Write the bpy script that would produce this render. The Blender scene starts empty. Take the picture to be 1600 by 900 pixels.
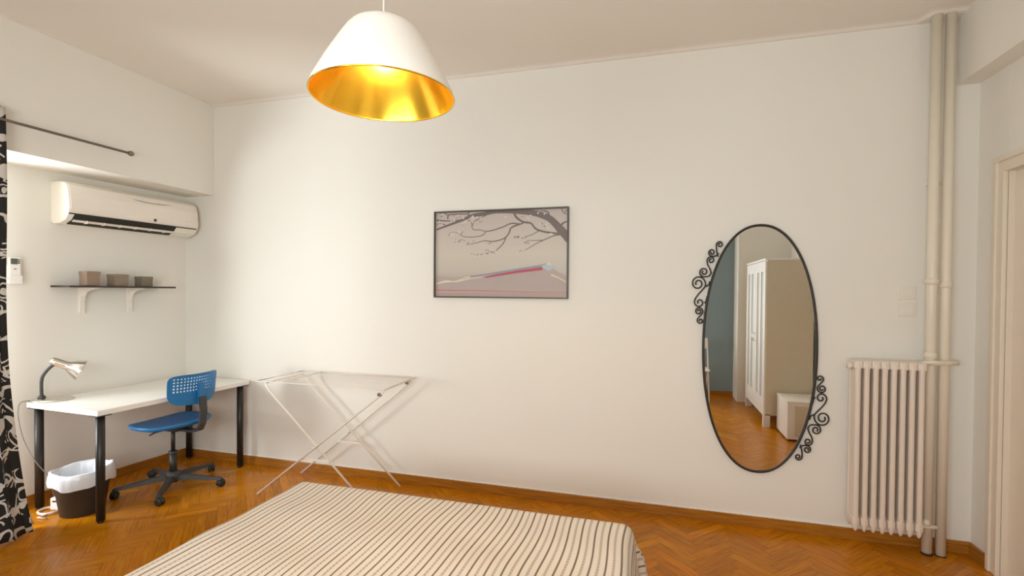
import bpy, bmesh, math, random
from mathutils import Vector, Matrix
random.seed(7)
PI = math.pi
SC = bpy.context.scene
COL = SC.collection

# ------------------------------------------------------------------ helpers
def link(o, parent=None):
    COL.objects.link(o)
    if parent is not None:
        o.parent = parent
    return o

def tag(o, label=None, cat=None, group=None, kind=None):
    if label: o['label'] = label
    if cat: o['category'] = cat
    if group: o['group'] = group
    if kind: o['kind'] = kind
    return o

def thing(name, label, cat, loc=(0, 0, 0), rz=0, group=None):
    o = bpy.data.objects.new(name, None)
    o.empty_display_size = .05
    link(o); o.location = loc; o.rotation_euler = (0, 0, rz)
    return tag(o, label, cat, group)

class MB:
    """collects shapes and links them as one mesh object"""
    def __init__(s):
        s.v = []; s.f = []; s.m = []; s.sm = []
    def add(s, vs, fs, mi=0, smooth=False):
        b = len(s.v)
        s.v += [tuple(q) for q in vs]
        for f in fs:
            s.f.append([b + i for i in f]); s.m.append(mi); s.sm.append(smooth)
        return s
    def box(s, c, d, mi=0, M=None, bev=0):
        bm = bmesh.new()
        bmesh.ops.create_cube(bm, size=1)
        for v in bm.verts:
            v.co = Vector((v.co.x * d[0], v.co.y * d[1], v.co.z * d[2]))
        if bev:
            bmesh.ops.bevel(bm, geom=bm.edges[:], offset=bev, segments=2, profile=.5, affect='EDGES')
        T = Matrix.Translation(c)
        if M is not None: T = T @ M.to_4x4()
        bm.verts.index_update()
        s.add([T @ v.co for v in bm.verts], [[v.index for v in f.verts] for f in bm.faces], mi, False)
        bm.free(); return s
    def b2(s, a, b, mi=0, bev=0):
        c = [(a[i] + b[i]) / 2 for i in range(3)]; s.nb = getattr(s, 'nb', 0) + 1
        d = [max(1e-4, abs(a[i] - b[i]) - .00022 * ((s.nb * (i + 2)) % 7 if s.nb > 1 else 0)) for i in range(3)]
        return s.box(c, d, mi, None, bev)
    def tube(s, pts, r, n=10, mi=0, caps=True, closed=False):
        P = [Vector(p) for p in pts]; N = len(P)
        rs = r if isinstance(r, (list, tuple)) else [r] * N
        vs = []; fs = []
        t0 = (P[1] - P[0]).normalized()
        up = Vector((0, 0, 1)) if abs(t0.z) < .9 else Vector((1, 0, 0))
        nrm = t0.cross(up).normalized()
        for i in range(N):
            if closed: t = (P[(i + 1) % N] - P[i - 1]).normalized()
            elif i == 0: t = (P[1] - P[0]).normalized()
            elif i == N - 1: t = (P[-1] - P[-2]).normalized()
            else: t = (P[i + 1] - P[i - 1]).normalized()
            nrm = (nrm - t * nrm.dot(t))
            if nrm.length < 1e-6: nrm = t.orthogonal()
            nrm.normalize(); bi = t.cross(nrm)
            for k in range(n):
                a = 2 * PI * k / n
                vs.append(P[i] + (nrm * math.cos(a) + bi * math.sin(a)) * rs[i])
        R = N if closed else N - 1
        for i in range(R):
            for k in range(n):
                j = (i + 1) % N
                fs.append([i * n + k, i * n + (k + 1) % n, j * n + (k + 1) % n, j * n + k])
        s.add(vs, fs, mi, True)
        if caps and not closed:
            s.add([vs[k] for k in range(n)], [list(range(n))[::-1]], mi)
            s.add([vs[(N - 1) * n + k] for k in range(n)], [list(range(n))], mi)
        return s
    def lathe(s, prof, c=(0, 0, 0), n=32, mi=0, M=None, sx=1, sy=1):
        vs = []; fs = []
        for (r, z) in prof:
            for k in range(n):
                a = 2 * PI * k / n
                v = Vector((r * math.cos(a) * sx, r * math.sin(a) * sy, z))
                if M is not None: v = M @ v
                vs.append(v + Vector(c))
        for i in range(len(prof) - 1):
            for k in range(n):
                fs.append([i * n + k, i * n + (k + 1) % n, (i + 1) * n + (k + 1) % n, (i + 1) * n + k])
        s.add(vs, fs, mi, True)
        return s
    def prism(s, poly, axis, a, b, mi=0, smooth=False):
        """poly: 2D outline; axis: 'x','y','z' extrusion axis from a to b"""
        def P(u, w, t):
            return {'x': (t, u, w), 'y': (u, t, w), 'z': (u, w, t)}[axis]
        n = len(poly)
        vs = [P(u, w, a) for u, w in poly] + [P(u, w, b) for u, w in poly]
        fs = [[i, (i + 1) % n, n + (i + 1) % n, n + i] for i in range(n)]
        s.add(vs, fs, mi, smooth)
        s.add(vs[:n], [list(range(n))[::-1]], mi); s.add(vs[n:], [list(range(n))], mi)
        return s
    def xf(s, M):
        s.v = [tuple(M @ Vector(q)) for q in s.v]; return s
    def build(s, name, mats, parent=None, weld=True):
        me = bpy.data.meshes.new(name)
        me.from_pydata(s.v, [], s.f)
        if not isinstance(mats, (list, tuple)): mats = [mats]
        for m in mats: me.materials.append(m)
        for p, mi, sm in zip(me.polygons, s.m, s.sm):
            p.material_index = mi; p.use_smooth = sm
        bm = bmesh.new(); bm.from_mesh(me)
        if weld: bmesh.ops.remove_doubles(bm, verts=bm.verts, dist=1e-5)
        bmesh.ops.recalc_face_normals(bm, faces=bm.faces)
        bm.to_mesh(me); bm.free()
        o = bpy.data.objects.new(name, me)
        return link(o, parent)

def rz(a): return Matrix.Rotation(a, 3, 'Z')
def catmull(P, k=6, closed=False):
    P = [Vector(p) for p in P]; out = []
    n = len(P)
    for i in range(n - 1):
        p0 = P[max(i - 1, 0)]; p1 = P[i]; p2 = P[i + 1]; p3 = P[min(i + 2, n - 1)]
        for j in range(k):
            t = j / k
            out.append(.5 * ((2 * p1) + (p2 - p0) * t + (2 * p0 - 5 * p1 + 4 * p2 - p3) * t * t + (3 * p1 - p0 - 3 * p2 + p3) * t ** 3))
    out.append(P[-1]); return out

# ------------------------------------------------------------------ materials
def mat(name, col, rough=.5, metal=0, spec=.5, emis=None, es=0, coat=0, sheen=0, bump=None, alpha=1, var=None):
    m = bpy.data.materials.new(name); m.use_nodes = True
    nt = m.node_tree; b = nt.nodes['Principled BSDF']
    b.inputs['Base Color'].default_value = (*col, 1)
    b.inputs['Roughness'].default_value = rough
    b.inputs['Metallic'].default_value = metal
    b.inputs['Specular IOR Level'].default_value = spec
    b.inputs['Coat Weight'].default_value = coat
    if emis:
        b.inputs['Emission Color'].default_value = (*emis, 1); b.inputs['Emission Strength'].default_value = es
    tc = nt.nodes.new('ShaderNodeTexCoord')
    if var or True:
        sc, amt = var if var else (12, .03)
        n = nt.nodes.new('ShaderNodeTexNoise'); n.inputs['Scale'].default_value = sc; n.inputs['Detail'].default_value = 4
        nt.links.new(tc.outputs['Object'], n.inputs['Vector'])
        mx = nt.nodes.new('ShaderNodeMix'); mx.data_type = 'RGBA'
        mx.inputs['A'].default_value = (*[min(1, c * (1 - amt)) for c in col], 1)
        mx.inputs['B'].default_value = (*[min(1, c * (1 + amt)) for c in col], 1)
        nt.links.new(n.outputs['Fac'], mx.inputs['Factor'])
        nt.links.new(mx.outputs['Result'], b.inputs['Base Color'])
    if bump:
        sc, st, dist = bump
        n = nt.nodes.new('ShaderNodeTexNoise'); n.inputs['Scale'].default_value = sc; n.inputs['Detail'].default_value = 5
        nt.links.new(tc.outputs['Object'], n.inputs['Vector'])
        bp = nt.nodes.new('ShaderNodeBump'); bp.inputs['Strength'].default_value = st; bp.inputs['Distance'].default_value = dist
        nt.links.new(n.outputs['Fac'], bp.inputs['Height']); nt.links.new(bp.outputs['Normal'], b.inputs['Normal'])
    return m

WALLC = (.80, .785, .735)
M = {}
M['wall'] = mat('cream wall paint', WALLC, .85, spec=.2, bump=(25, .15, .004), var=(1.6, .012))
M['ceiling'] = mat('ceiling paint', (.81, .785, .73), .9, spec=.15, var=(1.2, .01))
M['cornice'] = mat('cornice plaster', (.79, .755, .70), .8, spec=.2)
M['blue'] = mat('blue grey wall paint', (.25, .33, .36), .8, spec=.2, var=(2, .03))
M['trimw'] = mat('cream gloss door paint', (.78, .71, .60), .4, spec=.4)
M['white'] = mat('white laminate', (.86, .85, .82), .35)
M['whitem'] = mat('white enamel', (.84, .80, .73), .3)
M['radp'] = mat('cream radiator enamel', (.76, .68, .60), .35)
M['pipep'] = mat('cream pipe paint', (.78, .72, .61), .4)
M['ac'] = mat('warm white plastic', (.83, .78, .71), .4)
M['acside'] = mat('cream plastic', (.86, .82, .73), .4)
M['black'] = mat('black plastic', (.018, .017, .017), .45)
M['dark'] = mat('dark slot', (.02, .018, .012), .7)
M['blackm'] = mat('black powder coated steel', (.016, .014, .012), .4)
M['iron'] = mat('dark wrought iron', (.035, .028, .022), .45, metal=.3)
M['grey'] = mat('dark grey plastic', (.05, .05, .052), .5)
M['rodm'] = mat('brushed pewter steel', (.24, .20, .17), .4, metal=.6)
M['chrome'] = mat('brushed nickel', (.72, .68, .62), .25, metal=1)
M['gold'] = mat('gold lining', (.95, .60, .06), .22, metal=1)
M['shade'] = mat('white lacquered shade', (.93, .90, .85), .35)
M['cord'] = mat('white cord', (.78, .72, .65), .5)
M['bulb'] = mat('frosted bulb', (.9, .85, .7), .3, emis=(1, .72, .35), es=8)
M['bluep'] = mat('blue plastic', (.022, .185, .46), .38, spec=.45)
M['bag'] = mat('translucent white bag', (.72, .75, .80), .3)
M['binm'] = mat('charcoal bin plastic', (.034, .033, .033), .45)
M['cable'] = mat('pinkish white cable', (.75, .62, .55), .5)
M['cableg'] = mat('grey cable', (.22, .21, .20), .5)
M['shelfb'] = mat('black brown shelf', (.05, .035, .028), .5)
M['box1'] = mat('brown kraft card', (.30, .215, .16), .7, var=(60, .15))
M['box2'] = mat('taupe card', (.255, .20, .145), .7, var=(60, .15))
M['box3'] = mat('dark taupe card', (.20, .165, .12), .7, var=(60, .12))
M['lcd'] = mat('lcd screen', (.10, .115, .095), .3)
M['fabricw'] = mat('white sheer lining', (.80, .78, .74), .8)
M['matt'] = mat('mattress ticking', (.7, .68, .64), .8)
M['bedframe'] = mat('bed base', (.12, .10, .09), .6)
M['frost'] = mat('frosted white panel', (.50, .54, .54), .35)
M['wardside'] = mat('white foil wardrobe', (.66, .61, .48), .4)
M['sw'] = mat('cream switch plastic', (.80, .765, .70), .4)
M['bronze'] = mat('dark bronze moulding', (.075, .055, .04), .45)

def glass_mat():
    m = bpy.data.materials.new('window glass'); m.use_nodes = True; nt = m.node_tree
    nt.nodes.remove(nt.nodes['Principled BSDF']); out = nt.nodes['Material Output']
    t = nt.nodes.new('ShaderNodeBsdfTransparent'); g = nt.nodes.new('ShaderNodeBsdfGlossy'); g.inputs['Roughness'].default_value = .02
    mx = nt.nodes.new('ShaderNodeMixShader'); mx.inputs[0].default_value = .06
    nt.links.new(t.outputs[0], mx.inputs[1]); nt.links.new(g.outputs[0], mx.inputs[2])
    nt.links.new(mx.outputs[0], out.inputs[0]); return m
M['glass'] = glass_mat()
M['mirror'] = mat('mirror silver', (.86, .86, .84), .0, metal=1, var=(1, 0))

def wood_mat(name, base, use_attr):
    m = bpy.data.materials.new(name); m.use_nodes = True; nt = m.node_tree
    b = nt.nodes['Principled BSDF']
    b.inputs['Roughness'].default_value = .24; b.inputs['Specular IOR Level'].default_value = .22
    b.inputs['Coat Weight'].default_value = 0; b.inputs['Coat Roughness'].default_value = .12
    uv = nt.nodes.new('ShaderNodeUVMap') if use_attr else nt.nodes.new('ShaderNodeTexCoord')
    mp = nt.nodes.new('ShaderNodeMapping'); mp.inputs['Scale'].default_value = (2.2, 34, 1) if use_attr else (2, 2, 40)
    nt.links.new(uv.outputs['UV'] if use_attr else uv.outputs['Object'], mp.inputs['Vector'])
    n = nt.nodes.new('ShaderNodeTexNoise'); n.inputs['Scale'].default_value = 3; n.inputs['Detail'].default_value = 6
    nt.links.new(mp.outputs[0], n.inputs['Vector'])
    cr = nt.nodes.new('ShaderNodeValToRGB'); nt.links.new(n.outputs['Fac'], cr.inputs[0])
    cr.color_ramp.elements[0].position = .3; cr.color_ramp.elements[1].position = .75
    cr.color_ramp.elements[0].color = (base[0] * .72, base[1] * .66, base[2] * .6, 1)
    cr.color_ramp.elements[1].color = (*[min(1, c * 1.2) for c in base], 1)
    last = cr.outputs[0]
    if use_attr:
        at = nt.nodes.new('ShaderNodeAttribute'); at.attribute_name = 'tone'
        mx = nt.nodes.new('ShaderNodeMix'); mx.data_type = 'RGBA'; mx.blend_type = 'MULTIPLY'; mx.inputs['Factor'].default_value = 1
        nt.links.new(last, mx.inputs['A']); nt.links.new(at.outputs['Color'], mx.inputs['B']); last = mx.outputs['Result']
    nt.links.new(last, b.inputs['Base Color'])
    return m
M['parquet'] = wood_mat('herringbone parquet', (.52, .192, .005), True)
M['base'] = wood_mat('varnished wood skirting', (.40, .165, .022), False)

# ------------------------------------------------------------------ the room
D = 3.57; CH = 3.20
XB = -3.826; XR = 1.842; XRB = 1.725; YB = -.93
BL = 2.39; BR = 2.79
def xw(y): return -4.156 - (D - y) * .075        # the recessed left wall is a little out of square
def struct(o): o['kind'] = 'structure'; return o

# floor: herringbone blocks as faces of one mesh
def make_floor():
    L, W = .30, .06
    vs = []; fs = []; tones = []; uvs = []
    x0, x1, y0, y1 = -4.75, 2.0, YB - .1, D + .05
    ca = math.cos(PI / 4); sa = math.sin(PI / 4)
    def clip(poly):
        for ax, lim, sg in ((0, x0, 1), (0, x1, -1), (1, y0, 1), (1, y1, -1)):
            out = []
            for i in range(len(poly)):
                a, b = poly[i], poly[(i + 1) % len(poly)]
                da = (a[0][ax] - lim) * sg; db = (b[0][ax] - lim) * sg
                if da >= 0: out.append(a)
                if (da >= 0) != (db >= 0):
                    t = da / (da - db)
                    out.append(tuple(tuple(a[q][k] * (1 - t) + b[q][k] * t for k in (0, 1)) for q in (0, 1)))
            poly = out
            if len(poly) < 3: return None
        return poly
    def add(px, py, w, h, rot):
        tone = random.gauss(1, .085); hue = random.gauss(0, .035)
        off = random.random() * 40
        g = .0006
        c = [(px + g, py + g), (px + w - g, py + g), (px + w - g, py + h - g), (px + g, py + h - g)]
        uv = [(u, v) if not rot else (v, u) for u, v in c]
        poly = [((x * ca - y * sa - 1.0, x * sa + y * ca + 1.0), (u[0] + off, u[1] + off)) for (x, y), u in zip(c, uv)]
        poly = clip(poly)
        if not poly: return
        b = len(vs)
        for p, u in poly: vs.append((p[0], p[1], 0)); uvs.append(u)
        fs.append(list(range(b, b + len(poly)))); tones.append((tone, tone * (1 - hue), tone * (1 - hue * 2), 1))
    n = round(L / W)
    N = 90
    for i in range(-N, N):
        for j in range(-14, 14):
            ox = i * W + j * L; oy = i * W - j * L
            add(ox, oy, L, W, False)
            add(ox, oy + W, W, L, True)
    me = bpy.data.meshes.new('floor'); me.from_pydata(vs + [(x0, y0, -.002), (x1, y0, -.002), (x1, y1, -.002), (x0, y1, -.002)], [], fs + [[len(vs), len(vs) + 1, len(vs) + 2, len(vs) + 3]])
    me.uv_layers.new(name='UVMap'); me.color_attributes.new('tone', 'FLOAT_COLOR', 'CORNER')
    ul = me.uv_layers['UVMap']; at = me.color_attributes['tone']
    for p in me.polygons:
        for li in p.loop_indices:
            vi = me.loops[li].vertex_index
            ul.data[li].uv = uvs[vi] if vi < len(uvs) else (0, 0)
            at.data[li].color = tones[p.index] if p.index < len(tones) else (.25, .22, .2, 1)
    me.materials.append(M['parquet'])
    o = bpy.data.objects.new('floor', me); link(o); struct(o)
make_floor()
struct(MB().b2((-4.75, YB - .1, CH), (2.1, D + .1, CH + .1)).build('ceiling', M['ceiling']))
struct(MB().b2((-4.75, D, -.05), (2.1, D + .15, CH + .05)).build('wall_back', M['wall']))
VX0, VX1, VZ0, VZ1 = -2.2, .35, .9, 2.3  # opening in the rear wall, added to let in fill light
w = MB(); w.b2((-4.75, YB - .15, -.05), (VX0, YB, CH + .05)); w.b2((VX1, YB - .15, -.05), (1.17, YB, CH + .05)); w.b2((VX0, YB - .15, -.05), (VX1, YB, VZ0)); w.b2((VX0, YB - .15, VZ1), (VX1, YB, CH + .05))
struct(w.build('wall_rear', M['blue']))
w = MB(); w.b2((1.17, YB - .15, -.05), (2.1, -.56, CH + .05)); struct(w.build('wall_rear_pier', M['wall']))
# left: deep beam over the recessed window wall
WY0, WY1, WZ = -.55, 2.12, 2.27
w = MB(); w.b2((XB, YB, BL), (-4.75, D, CH + .02)); w.box((XB + .0, 0, 0), (0.0001, .0001, .0001))
struct(MB().b2((XB, YB, BL), (-4.75, D, CH + .02)).build('wall_left_beam', M['wall']))
def skew(y0, y1, z0, z1, mb):
    mb.prism([(xw(y0), y0), (xw(y1), y1), (xw(y1) - .22, y1), (xw(y0) - .22, y0)], 'z', z0, z1)
w = MB(); skew(WY1, D, -.05, BL, w); skew(YB, WY0, -.05, BL, w); skew(WY0, WY1, WZ, BL, w)
struct(w.build('wall_left', M['wall']))
# right wall with shallow beam over door
DY1, DY0, DZ = 3.31, 2.38, 2.215
w = MB()
w.b2((XR, DY1, -.05), (2.1, D, CH)); w.b2((XR, YB, -.05), (2.1, DY0, CH)); w.b2((XR, DY0, DZ), (2.1, DY1, CH))
struct(w.build('wall_right', M['wall']))
struct(MB().b2((XRB, YB, BR), (XR + .05, D, CH)).build('wall_right_beam', M['wall']))
# door in the right wall: casing + leaf
dr = bpy.data.objects.new('door_1', None); link(dr); struct(dr)
def casing(mb, y0, y1, z0, z1):      # moulded flat strip on the wall
    mb.b2((XR - .018, y0, z0), (XR + .001, y1, z1), 0, .004)
cs = MB()
cs.b2((XR - .016, DY1, 0), (XR + .0, DY1 + .085, DZ + .085), 0, .003)
cs.b2((XR - .026, DY1 + .055, 0), (XR + .0, DY1 + .085, DZ + .085), 0, .004)
cs.b2((XR - .022, DY1, 0), (XR + .0, DY1 + .018, DZ + .02), 0, .004)
cs.b2((XR - .016, DY0 - .085, DZ), (XR, DY1 + .085, DZ + .085), 0, .003)
cs.b2((XR - .03, DY0 - .085, DZ + .058), (XR, DY1 + .085, DZ + .09), 0, .005)
cs.b2((XR - .022, DY0, DZ), (XR, DY1 + .018, DZ + .018), 0, .004)
cs.b2((XR - .016, DY0 - .085, 0), (XR, DY0, DZ), 0, .003)
cs.build('door_casing', M['trimw'], dr)
lf = MB(); lf.b2((XR + .03, DY0, .005), (XR + .07, DY1, DZ), 0, .003)
for z0, z1 in ((.2, 1.0), (1.15, 2.05)):
    lf.b2((XR + .02, DY0 + .14, z0), (XR + .05, DY1 - .14, z1), 0, .008)
lf.build('door_leaf', M['trimw'], dr)
jb = MB(); jb.b2((XR, DY1 - .002, 0), (XR + .12, DY1 + .02, DZ)); jb.b2((XR, DY0 - .02, 0), (XR + .12, DY0 + .002, DZ)); jb.b2((XR, DY0, DZ - .002), (XR + .12, DY1, DZ + .02))
jb.build('door_jamb', M['trimw'], dr)
# balcony window in the left recess
wn = bpy.data.objects.new('window_1', None); link(wn); struct(wn)
fr = MB(); xo = lambda y: xw(y) - .10
def wbar(mb, y0, y1, z0, z1, t=.05):
    mb.prism([(xo(y0), y0), (xo(y1), y1), (xo(y1) - t, y1), (xo(y0) - t, y0)], 'z', z0, z1)
wbar(fr, WY0, WY1, 0, .06); wbar(fr, WY0, WY1, WZ - .06, WZ)
for k in range(4):
    yy = WY0 + (WY1 - WY0 - .06) * k / 3; wbar(fr, yy, yy + .06, 0, WZ)
fr.build('window_frame', M['white'], wn)
gl = MB(); wbar(gl, WY0, WY1, .05, WZ - .05, .006); gl.build('pane', M['glass'], wn)

wn = bpy.data.objects.new('added_fill_window', None); link(wn); struct(wn)  # unseen window behind the camera, added to carry the fill light
fr = MB()
for a_, b_ in (((VX0, VZ0), (VX1, VZ0 + .06)), ((VX0, VZ1 - .06), (VX1, VZ1)), ((VX0, VZ0), (VX0 + .06, VZ1)), ((VX1 - .06, VZ0), (VX1, VZ1)), (((VX0 + VX1) / 2 - .03, VZ0), ((VX0 + VX1) / 2 + .03, VZ1))):
    fr.b2((a_[0], YB - .12, a_[1]), (b_[0], YB - .06, b_[1]))
fr.build('window_frame', M['white'], wn)
MB().b2((VX0 + .03, YB - .093, VZ0 + .03), (VX1 - .03, YB - .088, VZ1 - .03)).build('pane', M['glass'], wn)

# skirting
bb = MB(); bb.b2((xw(D), D - .016, 0), (XR, D, .07), 0, .002); struct(bb.build('baseboard_back', M['base']))
bb = MB(); bb.prism([(xw(WY1), WY1), (xw(D), D), (xw(D) + .016, D), (xw(WY1) + .016, WY1)], 'z', 0, .07); struct(bb.build('baseboard_left', M['base']))
bb = MB(); bb.b2((XR - .016, DY1 + .085, 0), (XR, D - .016, .07), 0, .002); struct(bb.build('baseboard_right', M['base']))
bb = MB(); bb.b2((-4.4, YB, 0), (1.17, YB + .016, .07)); struct(bb.build('baseboard_rear', M['base']))
# thin white sealing line above back skirting
struct(MB().b2((xw(D), D - .006, .07), (1.55, D, .076)).build('trim_1', M['white']))
# cornice along the back wall, boxed out around the pipes
def cornice(path, name):
    prof = [(0, -.012), (.012, -.010), (.03, .003), (.07, .012), (.118, .014), (.13, .022), (.14, .022), (.14, .05), (0, .05)]
    mb = MB(); vs = []; n = len(prof)
    P = [Vector(p) for p in path]
    for i, p in enumerate(P):
        d0 = (P[i] - P[i - 1]).normalized() if i else (P[1] - P[0]).normalized()
        d1 = (P[i + 1] - P[i]).normalized() if i < len(P) - 1 else d0
        n0 = Vector((d0.y, -d0.x)); n1 = Vector((d1.y, -d1.x))
        mm = (n0 + n1); mm = mm / (1 + n0.dot(n1))
        for (o, z) in prof: vs.append((p.x + mm.x * o, p.y + mm.y * o, CH - .008 + z - .0))
    fs = []
    for i in range(len(P) - 1):
        for k in range(n): fs.append([i * n + k, i * n + (k + 1) % n, (i + 1) * n + (k + 1) % n, (i + 1) * n + k])
    mb.add(vs, fs); return struct(mb.build(name, M['cornice']))
cornice([(XB, D), (1.525, D), (1.575, D - .085), (XRB, D - .085)], 'trim_2')
struct(MB().prism([(1.53, D), (1.575, D - .085), (XRB, D - .085), (XRB, D)], 'z', CH - .022, CH + .01).build('trim_3', M['cornice']))
# thin shadow-gap moulding where left beam meets ceiling
struct(MB().b2((XB, YB, CH - .006), (XB + .012, D, CH)).build('trim_4', M['cornice']))

# ------------------------------------------------------------------ pendant lamp
LX, LY, LZ = -.872, 1.476, 2.187
t = thing('pendant_lamp', 'white cone pendant lamp with gold inside hanging from the ceiling', 'lamp', (LX, LY, LZ))
R = .235
outer = [(R, 0), (R * .975, .022), (R * .80, .10), (R * .63, .168), (R * .52, .208), (R * .46, .224), (R * .36, .238), (R * .18, .247), (.018, .250)]
MB().lathe(outer, n=72).build('lamp_shade', M['shade'], t)
inner = [(r - .0025 if r > .03 else r, z - (.0 if i == 0 else .003)) for i, (r, z) in enumerate(outer)]
sh = MB().lathe(inner, n=72); sh.build('shade_lining', M['gold'], t)
MB().tube([((R - .001) * math.cos(2 * PI * k / 72), (R - .001) * math.sin(2 * PI * k / 72), 0) for k in range(72)], .0028, 8, closed=True).build('rim', M['gold'], t)
MB().lathe([(.0, .262), (.012, .261), (.02, .255), (.024, .248), (.02, .244), (0, .244)], n=24).build('cap', M['cord'], t)
MB().tube([(0, 0, .258), (0, 0, CH - LZ - .03)], .0035, 8).build('cord', M['cord'], t)
MB().lathe([(0, CH - LZ - .05), (.02, CH - LZ - .05), (.05, CH - LZ - .02), (.055, CH - LZ), (0, CH - LZ)], n=24).build('ceiling_rose', M['cord'], t)
MB().lathe([(0, .245), (.02, .245), (.021, .195), (.017, .19), (0, .19)], n=20).build('socket', M['cord'], t)
MB().lathe([(.013, .195), (.014, .18), (.026, .16), (.031, .14), (.028, .12), (.017, .108), (0, .104)], n=20).build('bulb', M['bulb'], t)

# ------------------------------------------------------------------ curtain rod + curtain
RX, RZ_ = -3.746, 2.547
t = thing('curtain_rod', 'thin dark metal curtain rod with round end under the left beam ceiling', 'curtain rod', (RX, 2.75, RZ_))
MB().tube([(0, 0, 0), (0, -3.4, 0)], .009, 12).build('rod', M['rodm'], t)
MB().lathe([(0, -.0), (.012, .002), (.018, .012), (.02, .022), (.017, .033), (.009, .04), (0, .042)], n=20, M=Matrix.Rotation(-PI / 2, 3, 'X')).build('finial', M['rodm'], t)
for yy in (-.80, -2.6):
    b = MB().tube([(0, yy, 0), (XB - RX, yy, 0)], .007, 10); b.lathe([(0, -.002), (.018, -.002), (.018, .004), (0, .004)], c=(XB - RX + .002, yy, 0), n=16, M=Matrix.Rotation(PI / 2, 3, 'Y'))
    b.build('bracket', M['rodm'], t)

def curtain_mat():
    m = bpy.data.materials.new('black and white swirl print'); m.use_nodes = True; nt = m.node_tree; b = nt.nodes['Principled BSDF']
    b.inputs['Roughness'].default_value = .8
    N = nt.nodes.new; Lk = nt.links.new
    uv = N('ShaderNodeUVMap')
    def math_(op, a, b_=None, c=None):
        n = N('ShaderNodeMath'); n.operation = op
        for i, q in enumerate((a, b_, c)):
            if q is None: continue
            if isinstance(q, (int, float)): n.inputs[i].default_value = q
            else: Lk(q, n.inputs[i])
        return n.outputs[0]
    nz = N('ShaderNodeTexNoise'); nz.inputs['Scale'].default_value = 7; nz.inputs['Detail'].default_value = 1
    Lk(uv.outputs[0], nz.inputs['Vector'])
    mxv = N('ShaderNodeMix'); mxv.data_type = 'VECTOR'; mxv.inputs['Factor'].default_value = .10
    Lk(uv.outputs[0], mxv.inputs['A']); Lk(nz.outputs['Color'], mxv.inputs['B'])
    vo = N('ShaderNodeTexVoronoi'); vo.inputs['Scale'].default_value = 8.5; vo.inputs['Randomness'].default_value = .6
    Lk(mxv.outputs['Result'], vo.inputs['Vector'])
    d = vo.outputs['Distance']
    ring = math_('GREATER_THAN', math_('SINE', math_('MULTIPLY', d, 26)), .62)
    sep = N('ShaderNodeSeparateXYZ'); Lk(mxv.outputs['Result'], sep.inputs[0])
    band = math_('GREATER_THAN', math_('SINE', math_('ADD', math_('MULTIPLY', sep.outputs['Y'], 41), math_('MULTIPLY', nz.outputs['Fac'], 9))), .86)
    core = math_('LESS_THAN', d, .17)
    outm = math_('GREATER_THAN', nz.outputs['Fac'], .50)
    f = math_('MAXIMUM', math_('MULTIPLY', ring, outm), math_('MAXIMUM', band, math_('MULTIPLY', core, outm)))
    cm = N('ShaderNodeMix'); cm.data_type = 'RGBA'
    cm.inputs['A'].default_value = (.012, .010, .009, 1); cm.inputs['B'].default_value = (.62, .59, .55, 1)
    Lk(f, cm.inputs['Factor']); Lk(cm.outputs['Result'], b.inputs['Base Color'])
    return m
M['curtain'] = curtain_mat()

def drape(name, material, parent, ya, yb0, yb1, xoff, z0, z1, folds, amp, flare, thick=.004):
    nu, nv = folds * 10, 40
    vs = []; fs = []; uvs = []
    for j in range(nv + 1):
        tt = j / nv; z = z1 + (z0 - z1) * tt
        edge = yb0 + (yb1 - yb0) * tt ** 4
        for i in range(nu + 1):
            s = i / nu
            y = ya + (edge - ya) * s
            ph = s * folds * 2 * PI
            a = amp * (.55 + .6 * tt)
            x = xoff + a * math.sin(ph) + .25 * a * math.sin(2.3 * ph + 1 + 2 * tt) + flare * tt ** 4 * (1.0 - .45 * s)
            y += .012 * math.sin(ph * 2) + .006 * math.sin(tt * 9 + ph)
            vs.append((x, y, z)); uvs.append((s * (edge - ya) * 1.9, z))
    W = nu + 1
    for j in range(nv):
        for i in range(nu):
            fs.append([j * W + i, j * W + i + 1, (j + 1) * W + i + 1, (j + 1) * W + i])
    me = bpy.data.meshes.new(name); me.from_pydata(vs, [], fs)
    ul = me.uv_layers.new(name='UVMap')
    for p in me.polygons:
        p.use_smooth = True
        for li in p.loop_indices: ul.data[li].uv = uvs[me.loops[li].vertex_index]
    me.materials.append(material)
    o = bpy.data.objects.new(name, me); link(o, parent); me.transform(Matrix.Translation(-Vector(parent.location)))
    sm = o.modifiers.new('thickness', 'SOLIDIFY'); sm.thickness = thick
    return o
t = thing('curtain', 'black curtain with white swirl print gathered at the left window', 'curtain', (RX, 1.8, 0))
drape('curtain_panel', M['curtain'], t, 1.00, 2.030, 2.125, RX + .0, .025, 2.625, 8, .026, .10)
drape('lining', M['fabricw'], t, 1.05, 1.99, 2.19, RX - .085, .03, 2.50, 6, .012, .05)

# ------------------------------------------------------------------ air conditioner (left recess, faces +x)
ang = math.atan(.075)
def wallframe(y, z):      # frame on the recessed wall: local +x out of the wall, +y along it
    return (xw(y), y, z), -ang
def atwall(name, label, cat, y, z, group=None):
    loc, r = wallframe(y, z); return thing(name, label, cat, loc, r, group)
t = atwall('air_conditioner', 'white wall mounted air conditioner under the left beam', 'air conditioner', 2.552, 2.025)
Lc = .985
prof = [(0, .0), (.03, -.012), (.10, -.012), (.165, .012), (.205, .055), (.215, .10), (.205, .20), (.185, .262), (.15, .285), (.06, .292), (0, .292)]
body = MB().prism(prof, 'y', .0, Lc, smooth=False); o = body.build('body', M['acside'], t)
bv = o.modifiers.new('bevel', 'BEVEL'); bv.width = .006; bv.segments = 2; bv.limit_method = 'ANGLE'; bv.angle_limit = .6
fp = [(.2055, .058), (.2195, .10), (.2095, .20), (.1895, .262), (.150, .2885), (.150, .282), (.186, .256), (.204, .2), (.212, .1), (.200, .058)]
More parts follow.
